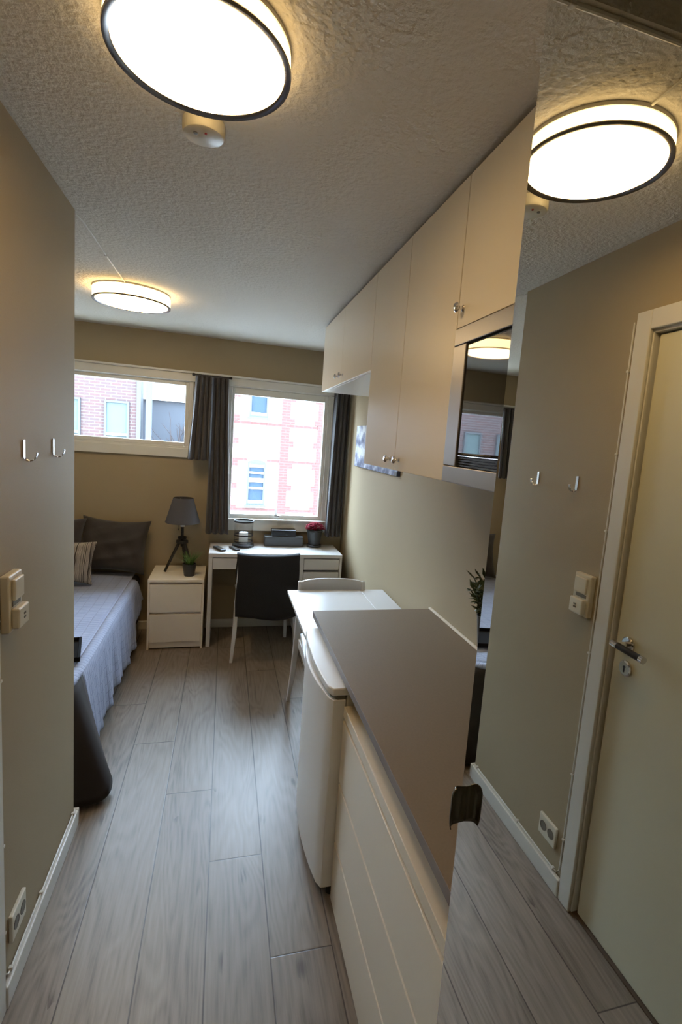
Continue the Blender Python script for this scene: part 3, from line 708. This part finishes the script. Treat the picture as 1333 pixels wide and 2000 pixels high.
# ------------------------------------------------------------------ bedside
ns = thing('nightstand', 'white two-drawer nightstand between the bed and the desk', 'nightstand', (-.518, 3.898, 0))
ND = YW-3.898-.018
bxo('top_panel', M['cab'], ns, (0, .4, 0, ND, .530, .55), .0015)
for x in (0, .385): bxo('side_panel', M['cab'], ns, (x, x+.015, .004, ND, .0005, .5297), .001)
bxo('plinth', M['cab'], ns, (.0155, .3845, .018, .034, .012, .056), .001)
bxo('carcass', M['cab'], ns, (.0155, .3845, .0345, ND, .06, .5295))
for a, b_ in ((.296, .512), (.060, .277)): bxo('drawer', M['cab'], ns, (.0157, .3843, .006, .034, a, b_), .0015)
lp = thing('table_lamp', 'black tripod table lamp with dark grey shade on the nightstand', 'table lamp', (-.305, 4.165, .55))
bm = NB(); lathe(bm, [(.130, .393), (.1315, .395), (.0755, .588), (.074, .590), (.0725, .588), (.1285, .395), (.130, .393)], (0,0,0), 48, close=False); smooth_by_angle(obj('lamp_shade', bm, M['shade'], lp))
bm = NB(); lathe(bm, [(.016, .36), (.016, .40), (.012, .46), (.022, .50), (.024, .53), (.012, .556), (.0001, .558)], (0,0,0), 20); smooth_by_angle(obj('bulb', bm, M['wax'], lp))
bm = NB()
for a in (0, 2.094, 4.189): tube(bm, [(.012*math.cos(a), .012*math.sin(a), .568), (.073*math.cos(a), .073*math.sin(a), .585)], .0015, 6)
tube(bm, [(0, 0, .557), (0, 0, .575)], .004, 8); smooth_by_angle(obj('shade_fitting', bm, M['chrome'], lp))
cyl('post', M['blackmat'], lp, [(.011, .20), (.011, .37)], (0,0,0), 20)
cyl('upper_disc', M['blackmat'], lp, [(.030, .262), (.033, .266), (.033, .276), (.030, .280)], (0,0,0), 28)
cyl('lower_disc', M['blackmat'], lp, [(.043, .226), (.046, .230), (.046, .246), (.043, .250)], (0,0,0), 28)
for a in (200, 320, 80):
    bm = NB(); ca, sa = math.cos(R(a)), math.sin(R(a)); tube(bm, [(.022*ca, .022*sa, .236), (.128*ca, .128*sa, .004)], .0125, 12, .010); smooth_by_angle(obj('leg', bm, M['blackmat'], lp))
bm = NB(); tube(bm, [(-.032, -.01, .43), (-.032, -.01, .345)], .0012, 6); lathe(bm, [(.003, 0), (.004, .01), (.002, .016)], (-.032, -.01, .33), 10); smooth_by_angle(obj('pull_chain', bm, M['blackmat'], lp))
pp = thing('potted_grass', 'small grassy plant in an anthracite pot at the front of the nightstand', 'potted plant', (-.236, 4.020, .55))
cyl('pot', M['pot'], pp, [(.036, .0005), (.038, .003), (.052, .088), (.052, .096), (.048, .096), (.046, .085), (.0001, .084)], (0,0,0), 32)
bm = NB(); grass(bm, 70, .03, .12, .11, random.Random(4))
for v_ in bm.verts: v_.co.z += .084
obj('foliage', bm, M['leaf'], pp, 0, True, .0006)
cyl('soil', M['soil'], pp, [(.046, .0835), (.030, .088), (.0001, .089)], (0,0,0), 24)

# ------------------------------------------------------------------ bed
BX0, BX1, BY0, BY1, BZ = -1.80, -.615, 2.33, 4.31, .50
bd = thing('bed', 'low black bed along the left under the horizontal window', 'bed', (BX1, BY0, 0))
bw, bl = BX0-BX1, BY1-BY0
bxo('bed_base', M['bedbase'], bd, (bw+.02, -.02, .03, bl, .07, .26), .02)
bxo('mattress', M['bedbase'], bd, (bw+.01, -.01, .01, bl, .261, BZ-.012), .04)
for x in (bw+.08, -.08):
    for y in (.10, bl-.1): bxo('leg', M['blackmat'], bd, (x-.03, x+.03, y-.03, y+.03, .0005, .07), .004)
# bedspread: top, right side and foot drape with a flared corner
def spread(which):
    bm = NB(); uvl = bm.loops.layers.uv.new('uv')
    # outline runs along right edge from head to foot, round the corner, along the foot to the far left
    rc = .10; cx, cyy = BX1-rc+.006, BY0+rc-.006
    pts = []
    n1 = 60
    yh = 4.06
    for k in range(n1+1): pts.append((BX1+.006, yh+(cyy-yh)*k/n1, 0.0, k/n1*.0))
    for k in range(1, 15):
        a = k/14*math.pi/2; pts.append((cx+rc*math.cos(a), cyy-rc*math.sin(a), a, 1))
    n2 = 40
    for k in range(1, n2+1): pts.append((cx+(BX0-cx)*k/n2, BY0-.006, math.pi/2, 0))
    cols = []; s_ = 0; prev = None
    for idx, (x, y, a, c_) in enumerate(pts):
        if prev: s_ += math.hypot(x-prev[0], y-prev[1])
        prev = (x, y)
        nx, ny = math.cos(a), -math.sin(a)
        # corner closeness
        ca = max(0, 1-abs(a-math.pi/4)/(math.pi/4)) if 0 < a < math.pi/2 else 0
        dcor = math.hypot(x-(BX1), y-BY0)
        fl = math.exp(-(dcor/.17)**2)
        colv = []
        # inner rows (top) then drape rows
        ux, uy = (nx, ny)
        if fl > .02:
            dv = Vector((1, -.62, 0)).normalized(); mixd = Vector((nx, ny, 0))*(1-fl)+dv*fl; mixd.normalize(); ux, uy = mixd.x, mixd.y
        hem = .10 - .085*fl + .012*math.sin(s_*9)
        if y > 3.70 and a == 0: hem += (BZ-.06-hem)*min(1, ((y-3.70)/.28))**2*.75
        rows = 16
        colv.append((x-nx*.05, y-ny*.05, BZ+.004)); colv.append((x-nx*.02, y-ny*.02, BZ+.001)); colv.append((x-nx*.004, y-ny*.004, BZ-.012))
        for q in range(1, rows+1):
            t = q/rows
            wave = (.012*math.sin(s_*24)+.008*math.sin(s_*57+1))*t
            out = (.030*t + .185*fl*t**1.05) + wave*(1-fl*.6)
            colv.append((x+ux*out, y+uy*out, BZ-.02+(hem-BZ+.02)*t))
        cols.append((s_, colv))
    grid_ = []
    for s_, colv in cols: grid_.append([bm.verts.new(p_) for p_ in colv])
    for i in range(len(grid_)-1):
        for j in range(len(grid_[0])-1):
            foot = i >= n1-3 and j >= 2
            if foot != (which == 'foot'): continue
            f = bm.faces.new((grid_[i][j], grid_[i+1][j], grid_[i+1][j+1], grid_[i][j+1]))
            for lp_, (ii, jj) in zip(f.loops, ((i, j), (i+1, j), (i+1, j+1), (i, j+1))):
                lp_[uvl].uv = (cols[ii][0], jj*.028)
    # the top sheet: strips between outline inner row and a grid
    inner = [g_[0] for g_ in grid_]
    nside = n1+1
    # top surface as grid clipped to inner rectangle
    xi = BX1+.006-.05; yi = BY0-.006+.05
    nx_, ny_ = 40, 60; vs = {}
    for i in range(nx_+1):
        for j in range(ny_+1):
            x = BX0+(xi-BX0)*i/nx_; y = yi+(4.27-yi)*j/ny_
            # pull the corner in to follow the rounding
            dx, dy = x-(cx), cyy-y
            r_in = rc-.05
            if dx > 0 and dy > 0:
                L_ = math.hypot(dx, dy); m_ = max(dx, dy); 
                if L_ > 0: x = cx+dx/L_*m_; y = cyy-dy/L_*m_
            z = BZ+.004+.004*math.sin(x*9+y*4)+.003*math.sin(y*13-x*5)
            if i == nx_ or j == 0: z = BZ+.004
            vs[i, j] = bm.verts.new((x, y, z))
    for i in range(nx_):
        for j in range(ny_):
            if which == 'foot': continue
            f = bm.faces.new((vs[i, j], vs[i+1, j], vs[i+1, j+1], vs[i, j+1]))
            for lp_ in f.loops: lp_[uvl].uv = (lp_.vert.co.y, lp_.vert.co.x)
    bmesh.ops.delete(bm, geom=[v_ for v_ in bm.verts if not v_.link_faces], context='VERTS')
    bmesh.ops.recalc_face_normals(bm, faces=bm.faces)
    return bm
bs = thing('bedspread', '', '', (0, 0, 0))
obj('quilted_top', spread('top'), M['quilt'], bs, 0, True, .008)
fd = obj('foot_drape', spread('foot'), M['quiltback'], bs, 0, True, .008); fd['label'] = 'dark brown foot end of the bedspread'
tag(bs, 'grey-blue quilted bedspread draped over the bed with its dark foot corner flaring to the floor', 'bedspread')

def pillow(name, label, mt, w_, h_, th, loc, rot, group=None, flange=.03, seed=0):
    rnd = random.Random(seed); bm = NB(); n = 26; tops = []
    ph = rnd.uniform(0, 6)
    for side in (1, -1):
        vs = []
        for i in range(n+1):
            row = []
            for j in range(n+1):
                u, v_ = i/n*2-1, j/n*2-1
                # pinch the edge midpoints, leave pointed corners
                x = u*w_/2*(1-.09*(1-abs(v_)**2)*abs(u)**3*1.0) ; z = v_*h_/2*(1-.13*(1-abs(u)**2)*abs(v_)**3)
                e = max(0, 1-abs(u)**3.2)*max(0, 1-abs(v_)**3.2)
                y = side*(th/2*e**.5+.003)
                y += side*e*(.006*(math.sin(u*9+v_*6+ph)+.7*math.sin(u*5-v_*13+ph*2))+.007*max(0, math.sin(v_*11-u*6+ph+1.5*math.sin(u*2.5)))**3*(0 if mt is M['stripe'] else 1))
                row.append(bm.verts.new((x, y, z+h_/2)))
            vs.append(row)
        for i in range(n):
            for j in range(n): bm.faces.new((vs[i][j], vs[i+1][j], vs[i+1][j+1], vs[i][j+1]))
        tops.append(vs)
    a, b_ = tops
    rim = lambda v: [v[i][0] for i in range(n)]+[v[n][j] for j in range(n)]+[v[i][n] for i in range(n, 0, -1)]+[v[0][j] for j in range(n, 0, -1)]
    ra, rb = rim(a), rim(b_)
    for k in range(len(ra)): bm.faces.new((ra[k], ra[(k+1)%len(ra)], rb[(k+1)%len(ra)], rb[k]))
    o = obj(name, bm, mt, None, 0, True); o.location = loc; o.rotation_euler = rot
    return tag(o, label, 'cushion' if mt is M['stripe'] else 'pillow', group)
G = 'pillows at the head of the bed'
pillow('pillow', 'large dark taupe pillow with pointed corners leaning on the wall beside the nightstand', M['pillow'], .50, .43, .15, (-.825, 4.155, .532), (R(-17), R(3), R(-4)), G, seed=1)
pillow('pillow', 'dark taupe pillow behind the striped cushion, farther from the nightstand', M['pillow'], .74, .42, .15, (-1.345, 4.055, .536), (R(-18), R(-2), R(3)), G, seed=2)
pillow('striped_cushion', 'small brown and cream striped cushion in front of the dark pillows', M['stripe'], .42, .31, .12, (-1.095, 3.90, .528), (R(-12), R(2), R(-6)), None, seed=3)
tr = thing('serving_tray', 'black tray lying on the bedspread near the corridor wall corner', 'tray', (-.87, 2.68, .517), R(12))
bxo('tray_bottom', M['trayblack'], tr, (-.20, .20, -.13, .13, .0, .006), .003)
bm = NB()
for b_ in ((-.205, -.193, -.135, .135), (.193, .205, -.135, .135), (-.193, .193, -.135, -.123), (-.193, .193, .123, .135)): box(bm, *b_, 0, .024)
obj('tray_rim', bm, M['trayblack'], tr, .003)

# ------------------------------------------------------------------ curtains
def curtain(label, xt0, xt1, xb0, xb1, z0, z1, y, folds, amp=.022, seed=0, split=False):
    r = thing('curtain', label, 'curtain', ((xt0+xt1)/2, y, z1), 0, 'charcoal curtains at the windows')
    ox, oz = (xt0+xt1)/2, z1
    def f(u, v_):
        a = xt0+(xb0-xt0)*v_**1.3; b_ = xt1+(xb1-xt1)*v_**1.3
        x = a+(b_-a)*u; ph = u*folds*2*math.pi+seed
        amp_ = amp*(.75+.35*v_)
        yy = amp_*math.sin(ph+.5*math.sin(v_*3+seed))+.004*math.sin(ph*2.3+v_*4)
        x += .006*math.cos(ph)*v_
        return (x-ox, yy, z1-oz-(z1-z0)*v_+.004*math.sin(ph)*v_)
    bm = NB(); grid(bm, int(folds*14), 30, f); obj('curtain_cloth', bm, M['curtain'], r, 0, True, .003)
    bm = NB(); box(bm, xt0-ox, xt1-ox, -.007, .007, -.004, .006); obj('heading_tape', bm, M['curtain'], r)
    return r
YC = 4.245
curtain('short charcoal curtain at the right end of the horizontal window', -.245, -.124, -.290, -.126, 1.445, 2.098, YC-.045, 3.5, seed=1)
curtain('long charcoal curtain between the two windows, reaching the desk', -.122, .004, -.132, .045, .845, 2.098, YC, 3.5, seed=2)
curtain('long charcoal curtain at the right side of the tall window, beside the right wall', .870, 1.005, .858, 1.000, .845, 2.098, YC, 3.5, seed=.4)
curtain('short charcoal curtain at the far left end of the horizontal window, seen in the mirror', -1.90, -1.72, -1.90, -1.745, 1.445, 2.098, YC, 3.5, seed=3)
def rod(label, x0, x1):
    r = thing('curtain_rod', label, 'curtain rod', (x0, YC, 2.105)); L_ = x1-x0
    bm = NB(); tube(bm, [(0, 0, 0), (L_, 0, 0)], .006, 12); smooth_by_angle(obj('pole', bm, M['black'], r))
    for x in (0, L_): 
        bm = NB(); lathe(bm, [(.007, -.012), (.011, -.008), (.011, .008), (.007, .012)], (x, 0, 0), 14, 'x'); smooth_by_angle(obj('finial', bm, M['black'], r))
    for x in (.02, L_-.02): bxo('rod_bracket', M['black'], r, (x-.004, x+.004, 0, YW-YC-.0305, -.006, .006), .001)
    return r
rod('short black rod between the two windows carrying a short and a long curtain', -.262, .018)
rod('short black rod at the right end of the tall window beside the right wall', .862, 1.018)

# ------------------------------------------------------------------ outside: street and facades
YO = 14.0
gd = struct(bxo('ground_street', M['asphalt'], None, (-40, 40, 5.2, 60, -6.2, -6.0)))
def facade_window(par, x0, x1, z0, z1, y, ox, arch=False, kind='blind', bars=()):
    w_ = obj('window', *(lambda bm: (ring(bm, x0-ox, x1-ox, z0, z1, .05, .05, .05, .05, y-.04, y+.05), (bm, M['extdark'])))(NB())[1], par)
    bxo('pane', M[kind], w_, (x0-ox+.04, x1-ox-.04, y, y+.03, z0+.04, z1-.04))
    for zb, hh in bars: bxo('glazing_bar', M['render'], w_, (x0-ox+.05, x1-ox-.05, y-.045, y-.005, zb-hh/2, zb+hh/2))
    bxo('sill', M['greyrender'], w_, (x0-ox-.05, x1-ox+.05, y-.10, y+.04, z0-.07, z0-.001))
    return w_
br = thing('brick_building', 'red-brown brick building across the street, through the horizontal window', 'building', (-5.2, YO, -6))
bxo('brick_wall', M['brick'], br, (-5.0, 3.0, 0, 1.0, 0.0, 10.3))  # unseen top kept low so more sky lights the room
for x0 in (-9.6, -8.5, -7.4, -6.3, -5.14, -4.04, -2.94):
    facade_window(br, x0, x0+.57, 1.32+6, 2.26+6, -.02, -5.2, kind='blind', bars=((1.43+6, .06),))
bxo('downpipe', M['greyrender'], br, (3.22, 3.36, -.10, .02, 0, 10.3), .02)
bxo('corner_strip', M['extdark'], br, (3.0, 3.10, -.06, .3, 0, 10.3))
wb = thing('rendered_building', 'pale grey rendered building with white upper band behind the bare shrub', 'building', (-.9, YO+1.6, -6))
bxo('grey_wall', M['greyrender'], wb, (-1.9, .92, 0, 5, 0, 8.43))
bxo('white_band', M['render'], wb, (-1.9, .92, -.15, 5, 8.44, 9.6))
bxo('garden_wall', M['render'], wb, (-.25, .9, -.3, -.16, 0, 7.75))
sh = thing('bare_shrub', 'tangle of bare winter branches before the pale grey building', 'shrub', (-.95, YO+.45, -6))
bm = NB(); rnd = random.Random(21)
for k in range(110):
    x = rnd.uniform(-.42, .55); y = rnd.uniform(-.1, .1); z = rnd.uniform(5.5, 7.0)
    p_ = Vector((x, y, z)); d_ = Vector((rnd.uniform(-.5,.5), rnd.uniform(-.1,.1), 1)); pts = [p_.copy()]
    for q in range(6):
        d_ += Vector((rnd.uniform(-.35,.35), rnd.uniform(-.1,.1), rnd.uniform(-.1,.1))); p_ = p_+d_.normalized()*rnd.uniform(.12, .24); pts.append(p_.copy())
    tube(bm, pts, rnd.uniform(.012, .024), 4, .007)
for k in range(5): tube(bm, [(k*.25-.5, 0, 0), (k*.25-.5, .05, 3), (k*.2-.4, 0, 6)], .05, 6, .02)
obj('branches', bm, M['twig'], sh)

fb = thing('white_building', 'white rendered building with red brick quoins across the street, through the tall window', 'building', (0, YO, -6))
bxo('render_wall', M['render'], fb, (.06, 5.5, 0, 1.2, 0, 10.3))  # cut off low above the view to let in more sky light
bm = NB()
for (x0, x1, tooth_l, tooth_r) in ((.05, .20, 0, 1), (1.43, 1.67, 0, 1), (2.44, 2.62, 1, 0), (3.9, 4.1, 1, 1)):
    box(bm, x0, x1, -.05, .001, 0, 10.2)
    k = 0; z = .10
    while z < 10:
        if tooth_r: box(bm, x1, x1+.13, -.05, .001, z, z+.16)
        if tooth_l: box(bm, x0-.10, x0, -.05, .001, z, z+.16)
        z += .62 if k % 2 == 0 else .60; k += 1
obj('brick_quoins', bm, M['quoin'], fb)
bm = NB()
for z in (-.36, 1.0, 1.99, 4.0):
    for a, b_ in ((.20, .57), (1.09, 1.43), (1.67, 2.44), (2.62, 3.9)): box(bm, a, b_, -.04, .001, z+6-.04, z+6+.04)
    if z in (-.36, 1.99, 4.0): box(bm, .57, 1.09, -.04, .001, z+6-.04, z+6+.04)
obj('brick_bands', bm, M['quoin'], fb)
facade_window(fb, .575, 1.07, 2.16+6, 3.5+6, -.01, 0, kind='extglass', bars=((2.24+6, .07), (2.9+6, .05)))
w_ = facade_window(fb, .59, 1.075, -.22+6, .92+6, -.01, 0, kind='extglass', bars=((-.13+6, .07), (.24+6, .05), (.46+6, .11), (.66+6, .05), (.84+6, .06)))
bm = NB(); arch = [(.59+.2425-.2425*math.cos(a*math.pi/12), .92+6+.09*math.sin(a*math.pi/12)) for a in range(13)]
lo = [bm.verts.new((x, -.04, z)) for x, z in arch]; hi = [bm.verts.new((x, .03, z)) for x, z in arch]
for k in range(12): bm.faces.new((lo[k], lo[k+1], hi[k+1], hi[k]))
bm.faces.new(lo); bm.faces.new(hi); obj('window_arch', bm, M['extdark'], w_)
# windows further along the same front, out of the direct view
facade_window(fb, 2.9, 3.4, -.22+6, 1.0+6, -.01, 0, kind='extglass', bars=((.24+6, .05), (.66+6, .05)))
